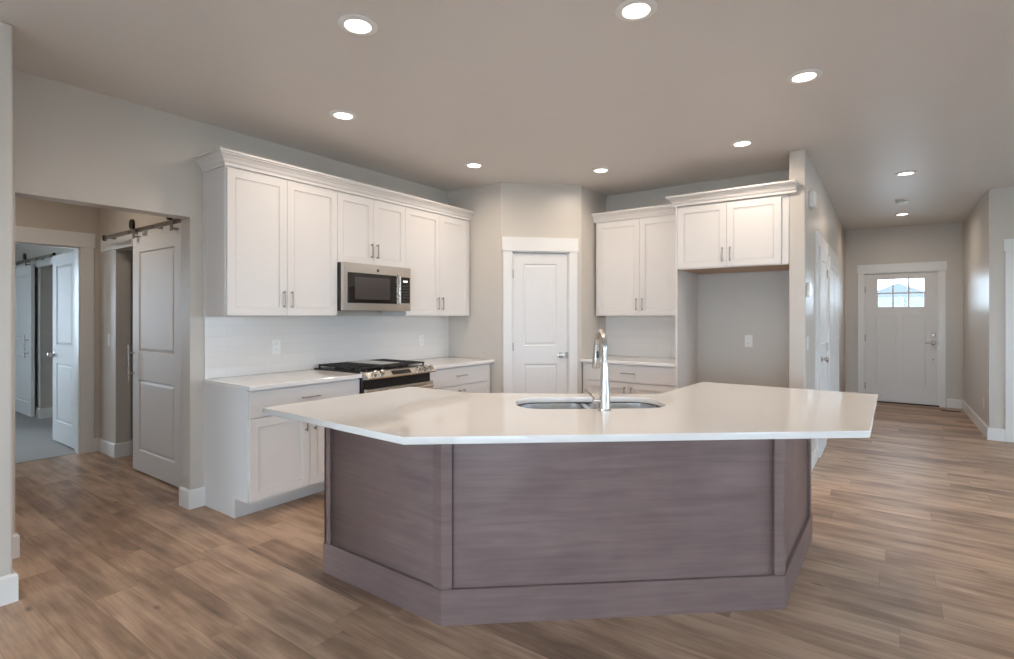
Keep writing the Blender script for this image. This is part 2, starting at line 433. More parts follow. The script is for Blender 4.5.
walls('wall_bedroom_closet', [(-9.4, -7.9, 2.85, 2.95, 0, CEIL), (-9.5, -9.4, 2.24, 2.95, 0, CEIL), (-7.9, -7.8, 2.24, 2.95, 0, CEIL)])
walls('wall_bedroom_left', [(-10.62, -10.5, -1.62, -0.9, 0, CEIL), (-10.62, -10.5, 0.7, 2.24, 0, CEIL), (-10.62, -10.5, -0.9, 0.7, 0, 0.7), (-10.62, -10.5, -0.9, 0.7, 2.2, CEIL)])
walls('wall_bedroom_front', [(-10.5, -9.1, -1.62, -1.5, 0, CEIL), (-8.1, -6.6, -1.62, -1.5, 0, CEIL), (-9.1, -8.1, -1.62, -1.5, 0, 0.7), (-9.1, -8.1, -1.62, -1.5, 2.2, CEIL)])
# great room behind the camera
WB = [(-3.0, -1.2, 0.75, 2.15), (-0.8, 2.0, 0.0, 2.15), (2.4, 4.4, 0.75, 2.15)]
def wall_with_openings(name, axis, c0, c1, a0, a1, ops):
    bx = []; cur = a0
    for (p0, p1, z0, z1) in ops:
        bx.append((cur, p0, 0, CEIL)); bx.append((p0, p1, z1, CEIL))
        if z0 > 0: bx.append((p0, p1, 0, z0))
        cur = p1
    bx.append((cur, a1, 0, CEIL))
    if axis == 'x': walls(name, [(q[0], q[1], c0, c1, q[2], q[3]) for q in bx])
    else: walls(name, [(c0, c1, q[0], q[1], q[2], q[3]) for q in bx])
wall_with_openings('wall_rear', 'x', -4.62, -4.5, -4.17, 5.12, WB)
WR = [(-3.2, -1.2, 0.75, 2.15), (1.6, 3.8, 0.75, 2.15), (5.0, 6.8, 0.75, 2.15)]
wall_with_openings('wall_right', 'y', 5.0, 5.12, -4.5, 7.88, WR)

wn = [0]
def window(cx, cy, w, z0, z1, rz, lights=2):
    """Frame with glass; local x along the wall, room side at local -y."""
    wn[0] += 1
    r = bpy.data.objects.new('window_%d' % wn[0], None); COL.objects.link(r); r['kind'] = 'structure'
    r.location = (cx, cy, z0); r.rotation_euler = (0, 0, rz)
    h = z1 - z0; f = 0.05
    b = NB()
    box(b, -w / 2, w / 2, -0.03, 0.03, 0, f); box(b, -w / 2, w / 2, -0.03, 0.03, h - f, h)
    box(b, -w / 2, -w / 2 + f, -0.03, 0.03, f, h - f); box(b, w / 2 - f, w / 2, -0.03, 0.03, f, h - f)
    for k in range(1, lights):
        x = -w / 2 + w * k / lights
        box(b, x - 0.03, x + 0.03, -0.025, 0.025, f, h - f)
    obj('window_frame', b, M['trim'], r)
    b = NB(); box(b, -w / 2 + f, w / 2 - f, -0.003, 0.003, f, h - f); obj('pane', b, M['glass'], r)
    return r
for (a, c, z0, z1) in WB:
    window((a + c) / 2, -4.56, c - a, z0, z1, PI)
    portal('portal', ((a + c) / 2, -4.49, (z0 + z1) / 2), (PI / 2, 0, PI), c - a, z1 - z0)
for (a, c, z0, z1) in WR:
    window(5.06, (a + c) / 2, c - a, z0, z1, -R90)
    portal('portal', (4.99, (a + c) / 2, (z0 + z1) / 2), (PI / 2, 0, R90), c - a, z1 - z0)
window(-8.6, -1.56, 1.0, 0.7, 2.2, PI)
window(-10.56, -0.1, 1.6, 0.7, 2.2, R90)  # extra window added out of view to brighten the bedroom
portal('portal', (-10.49, -0.1, 1.45), (PI / 2, 0, -R90), 1.6, 1.5)
portal('portal', (-8.6, -1.49, 1.45), (PI / 2, 0, PI), 1.0, 1.5)

# baseboards
bbn = {}
def baseboard(side, path, h=0.135, t=0.016):
    b = NB(); sweep(b, path, [(0, 0), (t, 0), (t, h - 0.012), (t * 0.5, h), (0, h)])
    struct('baseboard_' + side, b, M['trim'])
baseboard('near_left', [(-3.42, -4.5), (-3.42, 0.680), (-4.02, 0.680)])
baseboard('left', [(-4.03, 0.715), (-4.03, 0.81), (-4.16, 0.81)], 0.135)
baseboard('opening', [(-4.17, 1.74), (-4.03, 1.74), (-4.03, 1.835)])
baseboard('hall_left', [(-0.655, 5.055), (HX0, 5.055), (HX0, 5.78)])
baseboard('hall_middle', [(HX0, 6.62), (HX0, 6.84)])
baseboard('hall_end', [(HX0, 8.46), (HX0, HEND), (-0.38, HEND)])
baseboard('front', [(0.74, HEND), (HX1, HEND), (HX1, 7.88), (1.06, 7.88)])
baseboard('passage', [(-6.52, 1.88), (-6.52, 1.95), (-6.08, 1.95), (-6.08, 2.08)])
baseboard('bedroom', [(-10.5, 2.10), (-9.20, 2.10), (-9.20, 2.24)])
baseboard('closet', [(-6.19, 2.1), (-6.19, 3.29), (-4.28, 3.29)])
baseboard('far_right', [(2.1, 7.88), (4.99, 7.88)])
baseboard('niche', [(-1.614, BY), (-0.672, BY), (-0.672, 5.10)])

# casings
tn = [0]
def casing(loc, rz, x0, x1, ztop, cw=0.09, hh=0.135, depth=0.018, jamb=0.12, head_over=0.012, right=True, left=True):
    """Door casing and jamb lining around x0..x1 in a wall whose face is local y = 0."""
    tn[0] += 1
    b = NB()
    if left: box(b, x0 - cw, x0, -depth, -0.0005, 0, ztop)
    if right: box(b, x1, x1 + cw, -depth, -0.0005, 0, ztop)
    box(b, x0 - (cw + head_over if left else 0), x1 + (cw + head_over if right else 0), -depth - 0.006, -0.0005, ztop, ztop + hh)
    o = struct('trim_%d' % tn[0], b, M['trim'], bevel=0.002); place(o, loc, rz)
    if jamb > 0:
        tn[0] += 1
        b = NB(); box(b, x0 - 0.0, x0 + 0.012, -0.001, jamb, 0, ztop); box(b, x1 - 0.012, x1, -0.001, jamb, 0, ztop); box(b, x0, x1, -0.001, jamb, ztop - 0.012, ztop)
        o = struct('trim_%d' % tn[0], b, M['trim']); place(o, loc, rz)

def knob(b, x, y, z, s=1.0):
    lathe(b, [(0, 0), (0.03, 0.0), (0.03, 0.006), (0.012, 0.012), (0.012, 0.03), (0.024, 0.036), (0.028, 0.048), (0.024, 0.06), (0, 0.064)], (x, y, z), '-y', 20)
dn = [0]
def panel_door(loc, rz, x0, x1, z1, rects, yf=0.012, knob_x=None, knob_z=0.96, hinge_x=None, hinges=(0.25, 1.05, 1.82), z0=0.012, latch=None):
    dn[0] += 1
    r = bpy.data.objects.new('door_%d' % dn[0], None); COL.objects.link(r); r['kind'] = 'structure'
    r.location = loc; r.rotation_euler = (0, 0, rz)
    b = NB(); slab(b, x0, x1, z0, z1, yf, 0.035, rects, depth=0.009, slope=0.008, raise_w=0.02, raise_h=0.006)
    obj('leaf', b, M['door'], r)
    if knob_x is not None:
        b = NB(); knob(b, knob_x, yf, knob_z); obj('door_knob', b, M['chrome'], r, smooth=True)
    if latch is not None:
        b = NB(); box(b, latch - 0.012, latch + 0.012, -0.004, yf - 0.001, knob_z - 0.035, knob_z + 0.035); obj('latch_plate', b, M['nickel'], r)
    if hinge_x is not None:
        for hz in hinges:
            b = NB(); tube(b, [(hinge_x, yf - 0.008, hz - 0.045), (hinge_x, yf - 0.008, hz + 0.045)], 0.007, 10); obj('hinge', b, M['nickel'], r)
    return r
# pantry door
pl = (-3.28, 4.47, 0)
casing(pl, R45, D0, D1, 2.06, cw=0.092, hh=0.145)
panel_door(pl, R45, D0 + 0.014, D1 - 0.014, 2.043, [(D0 + 0.13, D1 - 0.13, 1.06, 1.93), (D0 + 0.13, D1 - 0.13, 0.24, 0.865)], knob_x=D1 - 0.085, knob_z=0.955, hinge_x=D0 + 0.012, latch=D1 - 0.018)
# hall doors on the left hall wall
hl = (HX0, 5.055, 0)
def hall_leaf(x0, x1, kx, hx):
    casing((HX0, 0, 0), R90, x0, x1, 2.05, jamb=0, hh=0.13)
casing((HX0, 0, 0), R90, 5.87, 6.53, 2.05, jamb=0, hh=0.13)
casing((HX0, 0, 0), R90, 6.93, 8.37, 2.05, jamb=0, hh=0.13)
def surf_door(x0, x1, kx, hx):
    m = 0.11
    panel_door((HX0, 0, 0), R90, x0 + 0.003, x1 - 0.003, 2.045, [(x0 + m, x1 - m, 1.10, 1.93), (x0 + m, x1 - m, 0.24, 0.90)], yf=-0.0365, knob_x=kx, knob_z=0.955, hinge_x=hx)
surf_door(5.87, 6.53, 5.95, 6.522)
surf_door(6.93, 7.65, None, None)
surf_door(7.65, 8.37, None, None)

# front door
casing((0, HEND, 0), 0, -0.29, 0.650, 2.06, cw=0.080, hh=0.14)
dn[0] += 1
fd = bpy.data.objects.new('door_%d' % dn[0], None); COL.objects.link(fd); fd['kind'] = 'structure'; fd.location = (0, HEND, 0)
gx = [(-0.105, 0.078), (0.100, 0.275), (0.297, 0.475)]; gz = [(1.515, 1.722), (1.745, 1.955)]
b = NB()
slab(b, -0.274, 0.640, 0.02, 2.045, 0.02, 0.045, [(-0.13, 0.13, 0.30, 1.375), (0.225, 0.49, 0.30, 1.375)], depth=0.006, slope=0.004, holes=[(x0, x1, z0, z1) for x0, x1 in gx for z0, z1 in gz])
obj('leaf', b, M['door'], fd)
b = NB()
for x0, x1 in gx:
    for z0, z1 in gz: box(b, x0, x1, 0.040, 0.046, z0, z1)
obj('pane', b, M['glass'], fd)
b = NB(); box(b, -0.15, 0.52, 0.012, 0.0195, 1.405, 1.425); obj('ledge', b, M['door'], fd)
b = NB(); lathe(b, [(0, 0), (0.03, 0), (0.03, 0.012), (0.02, 0.02), (0, 0.02)], (0.585, 0.02, 1.085), '-y'); box(b, 0.580, 0.590, -0.02, 0.0, 1.065, 1.105); obj('deadbolt', b, M['nickel'], fd, smooth=True)
b = NB(); lathe(b, [(0, 0), (0.032, 0), (0.032, 0.01), (0.012, 0.014), (0.012, 0.05), (0, 0.05)], (0.585, 0.02, 0.965), '-y'); tube(b, [(0.585, -0.026, 0.965), (0.54, -0.03, 0.965), (0.49, -0.026, 0.96)], 0.009); obj('lever_handle', b, M['nickel'], fd, smooth=True)
b = NB(); lathe(b, [(0, 0), (0.012, 0), (0.012, 0.006), (0, 0.008)], (0.585, 0.02, 0.71), '-y'); obj('handle_bolt', b, M['nickel'], fd)
b = NB(); box(b, 0.642, 0.656, -0.004, 0.011, 0.93, 1.0); obj('strike_plate', b, M['nickel'], fd)
for hz in (0.25, 1.02, 1.80):
    b = NB(); tube(b, [(-0.279, 0.008, hz - 0.05), (-0.279, 0.008, hz + 0.05)], 0.008, 10); obj('hinge', b, M['bronze'], fd)
b = NB(); box(b, -0.30, -0.245, 0.067, 0.085, 0.018, 2.06); box(b, 0.61, 0.665, 0.067, 0.085, 0.018, 2.06); box(b, -0.245, 0.61, 0.067, 0.085, 2.01, 2.06); obj('door_stop', b, M['trim'], fd)  # strips added behind the leaf to block daylight leaking round it
b = NB(); box(b, -0.29, 0.655, -0.02, 0.12, 0.0, 0.019); o = obj('threshold', b, M['bronze'], fd)

# right hand cased opening (far right of the frame)
casing((0, 7.88, 0), 0, 1.15, 2.0, 2.08, cw=0.09, hh=0.135, jamb=0)
# bedroom doorway
casing((-6.52, 0, 0), R90, BDY0, BDY1, 2.06, cw=0.108, hh=0.145)
d = panel_door((-6.67, 1.802, 0), PI, 0.0, 0.80, 2.03, [], yf=0.0)
bpy.data.objects.remove(d.children[0], do_unlink=True)
b = NB(); slab(b, -0.77, 0.0, 0.02, 2.035, 0, 0.035, [(-0.64, -0.13, 1.06, 1.92), (-0.64, -0.13, 0.24, 0.865)], depth=0.009, slope=0.008, raise_w=0.02, raise_h=0.006)
obj('leaf', b, M['door'], d); d.rotation_euler = (0, 0, 0)
b = NB(); knob(b, -0.71, 0, 0.955); obj('door_knob', b, M['chrome'], d, smooth=True)
for hz in (0.22, 1.05, 1.85):
    b = NB(); box(b, 0.001, 0.022, -0.004, 0.03, hz - 0.05, hz + 0.05); obj('hinge', b, M['nickel'], d)
# header board above the two barn openings
b = NB(); box(b, -6.42, -4.30, 1.932, 1.9495, 2.02, 2.145); struct('trim_%d' % (tn[0] + 1), b, M['trim']); tn[0] += 1
b = NB(); box(b, -10.45, -8.0, 2.082, 2.0995, 2.03, 2.15); struct('trim_%d' % (tn[0] + 1), b, M['trim']); tn[0] += 1

# ------------------------------------------------------------------ barn doors
def barn_door(x0, x1, y, label, grp_dir, rail_x0, rail_x1, rail_label, pull_x):
    r = thing('barn_door', label, 'door', ((x0 + x1) / 2, y, 0))
    w = (x1 - x0) / 2
    b = NB(); slab(b, -w, w, 0.02, 2.065, -0.018, 0.036, [(-w + 0.135, w - 0.135, 1.06, 1.935), (-w + 0.135, w - 0.135, 0.20, 0.82)], depth=0.009, slope=0.008, raise_w=0.02, raise_h=0.006)
    obj('leaf', b, M['door'], r)
    for s in (-1, 1):
        hx = s * (w - 0.11)
        b = NB(); box(b, hx - 0.026, hx + 0.026, -0.052, -0.046, 2.05, 2.165, 0.002)
        box(b, hx - 0.022, hx + 0.022, -0.050, 0.0, 2.066, 2.075)
        hg = obj('hanger', b, M['rail'], r)
        b = NB(); lathe(b, [(0, 0), (0.044, 0), (0.044, 0.005), (0.040, 0.008), (0.040, 0.012), (0.044, 0.015), (0.044, 0.018), (0, 0.018)], (hx, -0.053, 2.175), '-y', 24); obj('wheel', b, M['bronze'], hg, smooth=True)
    b = NB(); tube(b, [(pull_x, -0.062, 0.80), (pull_x, -0.062, 1.12)], 0.008, 12)
    for z in (0.87, 1.05): tube(b, [(pull_x, -0.018, z), (pull_x, -0.062, z)], 0.0085, 10)
    obj('pull_handle', b, M['chrome'], r, smooth=True)
    rt = thing('barn_door_rail', rail_label, 'rail', ((rail_x0 + rail_x1) / 2, y - 0.034, 2.122))
    hw = (rail_x1 - rail_x0) / 2
    b = NB(); box(b, -hw, hw, -0.004, 0.004, -0.019, 0.019, 0.001); obj('bar', b, M['rail'], rt)
    yw = (1.932 if y < 1.95 else 2.082) - (y - 0.034)
    for k in range(4):
        x = -hw + 0.06 + (2 * hw - 0.12) * k / 3
        b = NB(); tube(b, [(x, 0.004, 0), (x, yw - 0.0005, 0)], 0.011, 12); lathe(b, [(0, 0), (0.012, 0), (0.012, 0.006), (0, 0.008)], (x, -0.004, 0), '-y', 12); obj('standoff_bolt', b, M['rail'], rt, smooth=True)
    b = NB(); box(b, -hw - 0.02, -hw + 0.01, -0.012, 0.012, -0.026, 0.026, 0.002); obj('end_stop', b, M['bronze'], rt)
    b = NB(); box(b, hw - 0.01, hw + 0.02, -0.012, 0.012, -0.026, 0.026, 0.002); obj('end_stop', b, M['bronze'], rt)
barn_door(-5.45, -4.485, 1.895, 'white two-panel sliding barn door with bar pull in the passage beside the kitchen', 1, -6.08, -4.40,
          'brushed metal rail the passage barn door hangs from', -0.4825 + 0.03)
barn_door(-10.2, -9.295, 2.045, 'white sliding barn door in the bedroom, seen through the open bedroom doorway', 1, -10.3, -8.25,
          'dark metal rail above the closet in the bedroom', 0.34)

# ------------------------------------------------------------------ cabinets
def handle_v(b, x, y, z, L=0.13):
    box(b, x - 0.005, x + 0.005, y - 0.030, y - 0.022, z, z + L, 0.002)
    for zz in (z + 0.012, z + L - 0.012): box(b, x - 0.004, x + 0.004, y - 0.023, y, zz - 0.005, zz + 0.005)
def handle_h(b, x, y, z, L=0.13):
    box(b, x - L / 2, x + L / 2, y - 0.030, y - 0.022, z - 0.005, z + 0.005, 0.002)
    for xx in (x - L / 2 + 0.012, x + L / 2 - 0.012): box(b, xx - 0.005, xx + 0.005, y - 0.023, y, z - 0.004, z + 0.004)
T = 0.02; G = 0.0015
def shaker(parent, x0, x1, z0, z1, y, name='door', st=0.058, hx=None, hz=None, hl=0.13, horiz=False):
    b = NB()
    x0 += G; x1 -= G; z0 += G; z1 -= G
    if name == 'drawer':
        slab(b, x0, x1, z0, z1, y - T, T - 0.001, [])
    else:
        slab(b, x0, x1, z0, z1, y - T, T - 0.001, [(x0 + st, x1 - st, z0 + st, z1 - st)], depth=0.007, slope=0.003, raise_w=0.0)
        # small inner bead
        w = 0.007; a0, a1, c0, c1 = x0 + st + 0.004, x1 - st - 0.004, z0 + st + 0.004, z1 - st - 0.004
        for q in ((a0, a1, c0, c0 + w), (a0, a1, c1 - w, c1), (a0, a0 + w, c0 + w, c1 - w), (a1 - w, a1, c0 + w, c1 - w)):
            box(b, q[0], q[1], y - T + 0.004, y - T + 0.0072, q[2], q[3])
    dv = obj(name, b, M['cab'], parent, bevel=0.0)
    if hx is not None:
        b = NB(); (handle_h if horiz else handle_v)(b, hx, y - T, hz, hl); obj('handle', b, M['nickel'], dv)
    return dv
def upper(label, loc, rz, w, z0, z1, depth, split=None, fill_l=0.0, fill_r=0.0, group=None, hz=None, under=False, panel_left=False):
    r = thing('wall_cabinet', label, 'cabinet', loc, rz, group)
    b = NB(); box(b, 0.0005, w - 0.0005, -depth, -0.001, z0, z1); obj('body', b, M['cab'], r)
    if under:
        b = NB(); box(b, 0.02, w - 0.02, -depth + 0.02, -0.002, z0 - 0.004, z0 - 0.0005); obj('underside', b, M['under'], r)
    if panel_left:
        b = NB(); box(b, -0.006, 0.0, -0.035, -0.001, z0, z1); box(b, -0.006, 0.0, -depth, -depth + 0.03, z0, z1); obj('side_trim', b, M['cab'], r)
    x0, x1 = fill_l, w - fill_r
    mid = (x0 + x1) / 2 if split is None else split
    hz = z0 + 0.06 if hz is None else hz
    shaker(r, x0, mid, z0 + 0.004, z1 - 0.012, -depth, hx=mid - 0.032, hz=hz)
    shaker(r, mid, x1, z0 + 0.004, z1 - 0.012, -depth, hx=mid + 0.032, hz=hz)
    return r
UD = 0.32
upper('tall white double-door wall cabinet at the near end, left of the microwave', (WX, 1.832, 0), R90, 0.9005, 1.375, 2.415, UD, group=None, panel_left=True)
upper('short white double-door wall cabinet directly above the microwave', (WX, 2.733, 0), R90, 0.765, 1.822, 2.415, UD)
upper('tall white double-door wall cabinet between the microwave and the pantry wall', (WX, 3.4985, 0), R90, 0.968, 1.375, 2.415, UD, fill_r=0.03)
upper('tall white double-door wall cabinet over the corner counter right of the pantry door', (-2.640, BY, 0), 0, 1.002, 1.375, 2.415, 0.31, fill_l=0.03, fill_r=0.0)
upper('short deep white double-door cabinet above the empty refrigerator space', (-1.617, BY, 0), 0, 0.944, 1.818, 2.415, 0.64, fill_r=0.055, hz=1.87, under=True)
b = NB(); box(b, -1.637, -1.6175, 5.04, BY - 0.001, 0, 2.415); tag(obj('refrigerator_side_panel', b, M['cab']), 'tall white side panel standing at the left of the empty refrigerator space', 'panel')
# crown mouldings
CP = [(0.0, 2.416), (0.012, 2.416), (0.014, 2.436), (0.022, 2.444), (0.03, 2.462), (0.048, 2.482), (0.058, 2.488), (0.060, 2.496), (0.070, 2.498), (0.070, 2.512), (-0.02, 2.512), (-0.02, 2.416)]
xf = WX + UD + 0.002
b = NB(); sweep(b, [(WX + 0.001, 1.830), (xf, 1.830), (xf, 4.468)], CP); tag(obj('crown_moulding', b, M['cab'], smooth=False), 'long white crown moulding along the wall cabinets over the range', 'moulding')
b = NB(); sweep(b, [(-2.662, 5.388), (-1.639, 5.388)], CP); tag(obj('crown_moulding', b, M['cab']), 'white crown moulding on the cabinet just right of the pantry door', 'moulding')
b = NB(); sweep(b, [(-1.639, 5.31), (-1.639, 5.038), (-0.612, 5.038)], [(u, z + 0.0) for u, z in CP[:10]] + [(0.0, 2.512)]); tag(obj('crown_moulding', b, M['cab']), 'white crown moulding on the deeper cabinet above the refrigerator space', 'moulding')

def base(label, loc, rz, w, depth, split, end_panel_left=False, fill_l=0.0, fill_r=0.0, toe=0.07, toe_z=0.135):
    r = thing('base_cabinet', label, 'cabinet', loc, rz)
    b = NB()
    if end_panel_left:
        box(b, 0.02, w - 0.0005, -depth, -0.001, toe_z, 0.884)
        box(b, 0.02, w - 0.0005, -depth + toe, -0.001, 0, toe_z)
    else:
        box(b, 0.0005, w - 0.0005, -depth, -0.001, toe_z, 0.884)
        box(b, 0.0005, w - 0.0005, -depth + toe, -0.001, 0, toe_z)
    obj('body', b, M['cab'], r)
    if end_panel_left:
        b = NB(); prism_yz = [(-0.001, 0), (-depth + toe, 0), (-depth + toe, toe_z), (-depth, toe_z), (-depth, 0.884), (-0.001, 0.884)]
        lo = [b.verts.new((0.0, y, z)) for y, z in prism_yz]; hi = [b.verts.new((0.0195, y, z)) for y, z in prism_yz]
        b.faces.new(lo); b.faces.new(list(reversed(hi)))
        for k in range(6): b.faces.new([lo[k], lo[(k + 1) % 6], hi[(k + 1) % 6], hi[k]])
        obj('end_panel', b, M['cab'], r)
    x0, x1 = fill_l, w - fill_r
    shaker(r, x0, x1, 0.70, 0.872, -depth, 'drawer', hx=(x0 + x1) / 2, hz=0.79, horiz=True, hl=0.15)
    mid = (x0 + x1) / 2
    shaker(r, x0, mid, toe_z + 0.006, 0.692, -depth, hx=mid - 0.036, hz=0.545, hl=0.11)
    shaker(r, mid, x1, toe_z + 0.006, 0.692, -depth, hx=mid + 0.036, hz=0.545, hl=0.11)
    return r
BD = 0.605
base('white base cabinet with drawer and bluish end panel, left of the gas range', (WX, 1.835, 0), R90, 0.897, BD, None, end_panel_left=True, toe=0.17, fill_l=0.004)
base('white base cabinet between the gas range and the pantry wall', (WX, 3.502, 0), R90, 0.965, BD, None, fill_r=0.04)
base('white base cabinet under the corner counter, between pantry door and refrigerator space', (-2.655, BY, 0), 0, 1.017, 0.60, None, fill_l=0.035)
# countertops on the runs
def ctop(name, x0, x1, y0, y1, label):
    b = NB(); box(b, x0, x1, y0, y1, 0.885, 0.915, 0.003); return tag(obj(name, b, M['quartz']), label, 'countertop')
ctop('countertop', WX + 0.001, WX + 0.66, 1.822, 2.732, 'white quartz countertop left of the range, with the open end')
ctop('countertop', WX + 0.001, WX + 0.66, 3.502, 4.469, 'white quartz countertop between the range and the pantry wall')
ctop('countertop', -2.664, -1.638, BY - 0.645, BY - 0.001, 'short white quartz countertop between the pantry corner and refrigerator space')
# backsplashes
def splash(loc, rz, w, label):
    b = NB(); box(b, 0, w, -0.009, -0.0008, 0.916, 1.374); return place(tag(obj('tile_backsplash', b, M['tile']), label, 'backsplash'), loc, rz)
splash((WX, 1.835, 0), R90, 2.634, 'long white subway tile backsplash behind the gas range')
splash((-2.664, BY, 0), 0, 1.026, 'short white subway tile backsplash right of the pantry door')

# ------------------------------------------------------------------ microwave
mw = thing('microwave', 'stainless over-the-range microwave with black glass door', 'microwave', (WX, 2.737, 1.422), R90)
W, Hh, D = 0.757, 0.398, 0.375
b = NB(); box(b, 0, W, -D, -0.001, 0.012, Hh); obj('case', b, M['black'], mw)
b = NB(); box(b, 0.05, W - 0.05, -D + 0.03, -0.03, 0, 0.0115); obj('vent_bottom', b, M['slot'], mw)
b = NB(); slab(b, 0.002, W - 0.002, 0.0, Hh, -D - 0.036, 0.034, [(0.042, 0.590, 0.062, 0.318)], depth=0.004, slope=0.004); obj('door', b, M['steel'], mw, bevel=0.0)
b = NB(); box(b, 0.046, 0.586, -D - 0.0375, -D - 0.0325, 0.066, 0.314, 0.001); obj('door_glass', b, M['bglass'], mw)
b = NB(); box(b, 0.115, 0.500, -D - 0.0382, -D - 0.0376, 0.095, 0.285); obj('window_mesh', b, mat('mesh_grey', srgb(74, 68, 65), 0.12, noise=0.1, nscale=200), mw)
b = NB(); tube(b, [(0.605, -D - 0.036, 0.055), (0.605, -D - 0.052, 0.065), (0.605, -D - 0.054, 0.20), (0.605, -D - 0.052, 0.325), (0.605, -D - 0.036, 0.335)], 0.009, 12); obj('handle', b, M['steel'], mw, smooth=True)
b = NB(); box(b, 0.638, 0.745, -D - 0.0375, -D - 0.0362, 0.070, 0.310, 0.0005); cp = obj('control_panel', b, M['bglass'], mw)
b = NB(); box(b, 0.660, 0.715, -D - 0.0386, -D - 0.0377, 0.262, 0.280); obj('clock_display', b, M['display'], cp)
b = NB()
for i in range(3):
    for j in range(6): box(b, 0.657 + i * 0.026, 0.675 + i * 0.026, -D - 0.0386, -D - 0.0377, 0.090 + j * 0.026, 0.104 + j * 0.026)
obj('keypad', b, mat('key_grey', srgb(70, 66, 64), 0.4), cp)
b = NB(); lathe(b, [(0, 0), (0.014, 0), (0.014, 0.0012), (0, 0.0014)], (0.365, -D - 0.0362, 0.350), '-y', 24)
em = obj('emblem', b, mat('emblem_grey', srgb(92, 86, 84), 0.35, 0.6), mw)

# ------------------------------------------------------------------ gas range
rg = thing('gas_range', 'stainless slide-in gas range with black cast-iron grates', 'range', (WX, 2.736, 0), R90)
W = 0.762; D = 0.655
b = NB(); box(b, 0, W, -D, -0.012, 0.03, 0.905); box(b, 0.02, W - 0.02, -D + 0.05, -0.02, 0, 0.03); obj('body', b, M['black'], rg)
b = NB(); box(b, 0, W, -D + 0.03, -0.012, 0.9055, 0.926, 0.002); obj('cooktop', b, M['black'], rg)
# control panel: sloped wedge
b = NB()
pr = [(-D + 0.06, 0.9265), (-D - 0.055, 0.902), (-D - 0.072, 0.880), (-D - 0.062, 0.868), (-D - 0.0005, 0.868), (-D - 0.0005, 0.9055), (-D + 0.0295, 0.9062), (-D + 0.0295, 0.9265)]
pr = [(-D + 0.029, 0.931), (-D - 0.030, 0.925), (-D - 0.075, 0.884), (-D - 0.072, 0.872), (-D - 0.001, 0.866), (-D - 0.001, 0.906), (-D + 0.029, 0.906)]
lo = [b.verts.new((0.0, y, z)) for y, z in pr]; hi = [b.verts.new((W, y, z)) for y, z in pr]
b.faces.new(lo); b.faces.new(list(reversed(hi)))
for k in range(len(pr)): b.faces.new([lo[k], lo[(k + 1) % len(pr)], hi[(k + 1) % len(pr)], hi[k]])
pn = obj('control_panel', b, M['steel'], rg)
nrm = Vector((0, -0.041, 0.045)).normalized()
def on_panel(x, t): # t 0 top .. 1 bottom
    return Vector((x, -D - 0.030 - 0.045 * t, 0.925 - 0.041 * t))
for x in (0.075, 0.150, 0.565, 0.640, 0.712):
    c = on_panel(x, 0.45); b = NB()
    tube(b, [c, c + nrm * 0.006, c + nrm * 0.0065, c + nrm * 0.032, c + nrm * 0.034], [0.026, 0.026, 0.020, 0.018, 0.012], 20); obj('control_knob', b, M['chrome'], rg, smooth=True)
b = NB(); p0, p1 = on_panel(0.26, 0.15) + nrm * 0.0006, on_panel(0.47, 0.85) + nrm * 0.0006
q = [b.verts.new((x, p.y, p.z)) for x, p in ((0.26, p1), (0.47, p1), (0.47, p0), (0.26, p0))]; f = b.faces.new(q)
ex = bmesh.ops.extrude_face_region(b, geom=[f]); 
for vv in [e for e in ex['geom'] if isinstance(e, bmesh.types.BMVert)]: vv.co += nrm * 0.001
obj('display_panel', b, M['bglass'], pn)
b = NB(); slab(b, 0.008, W - 0.008, 0.16, 0.790, -D - 0.045, 0.043, [], ); od = obj('oven_door', b, M['steel'], rg)
b = NB(); box(b, 0.12, W - 0.12, -D - 0.047, -D - 0.0455, 0.32, 0.64); obj('oven_window', b, M['bglass'], od)
b = NB(); tube(b, [(0.05, -D - 0.085, 0.757), (W - 0.05, -D - 0.085, 0.757)], 0.013, 16)
for x in (0.09, W - 0.09): tube(b, [(x, -D - 0.046, 0.757), (x, -D - 0.083, 0.757)], 0.009, 12)
obj('handle', b, M['steel'], od, smooth=True)
b = NB(); box(b, 0.008, W - 0.008, -D - 0.04, -D - 0.001, 0.035, 0.152, 0.002); obj('warming_drawer', b, M['steel'], rg)
# grates
for gi in range(3):
    gx0, gx1 = 0.02 + gi * 0.243, 0.02 + gi * 0.243 + 0.236; gy0, gy1 = -D + 0.055, -0.05; z0, z1 = 0.945, 0.958
    b = NB(); t = 0.006
    for y in (gy0, gy1, (gy0 + gy1) / 2): box(b, gx0, gx1, y - t, y + t, z0, z1, 0.002)
    for x in (gx0 + t, gx1 - t): box(b, x - t, x + t, gy0 + t, gy1 - t, z0, z1)
    cx = (gx0 + gx1) / 2
    if gi != 1:
        for xx in (gx0 + 0.06, gx1 - 0.06): box(b, xx - 0.005, xx + 0.005, gy0, gy1, z0 + 0.001, z1 + 0.0005)
        box(b, cx - t, cx + t, gy0, gy1, z0 + 0.001, z1 + 0.001)
        for y in (gy0 + (gy1 - gy0) * 0.25, gy0 + (gy1 - gy0) * 0.75): box(b, gx0, gx1, y - t, y + t, z0 + 0.001, z1 + 0.001)
    for x in (gx0 + t, gx1 - t):
        for y in (gy0 + t, gy1 - t): box(b, x - t, x + t, y - t, y + t, 0.9262, z0)
    obj('grate', b, M['iron'], rg)
b = NB(); box(b, 0.275, 0.487, -D + 0.10, -0.09, 0.9585, 0.966, 0.002); obj('griddle', b, M['steel'], rg)
for (x, y) in ((0.138, -0.19), (0.138, -0.46), (0.624, -0.19), (0.624, -0.46)):
    b = NB(); lathe(b, [(0, 0), (0.045, 0), (0.045, 0.008), (0.034, 0.009), (0.034, 0.016), (0, 0.017)], (x, y, 0.9263), 'z', 20); obj('burner', b, M['iron'], rg, smooth=True)

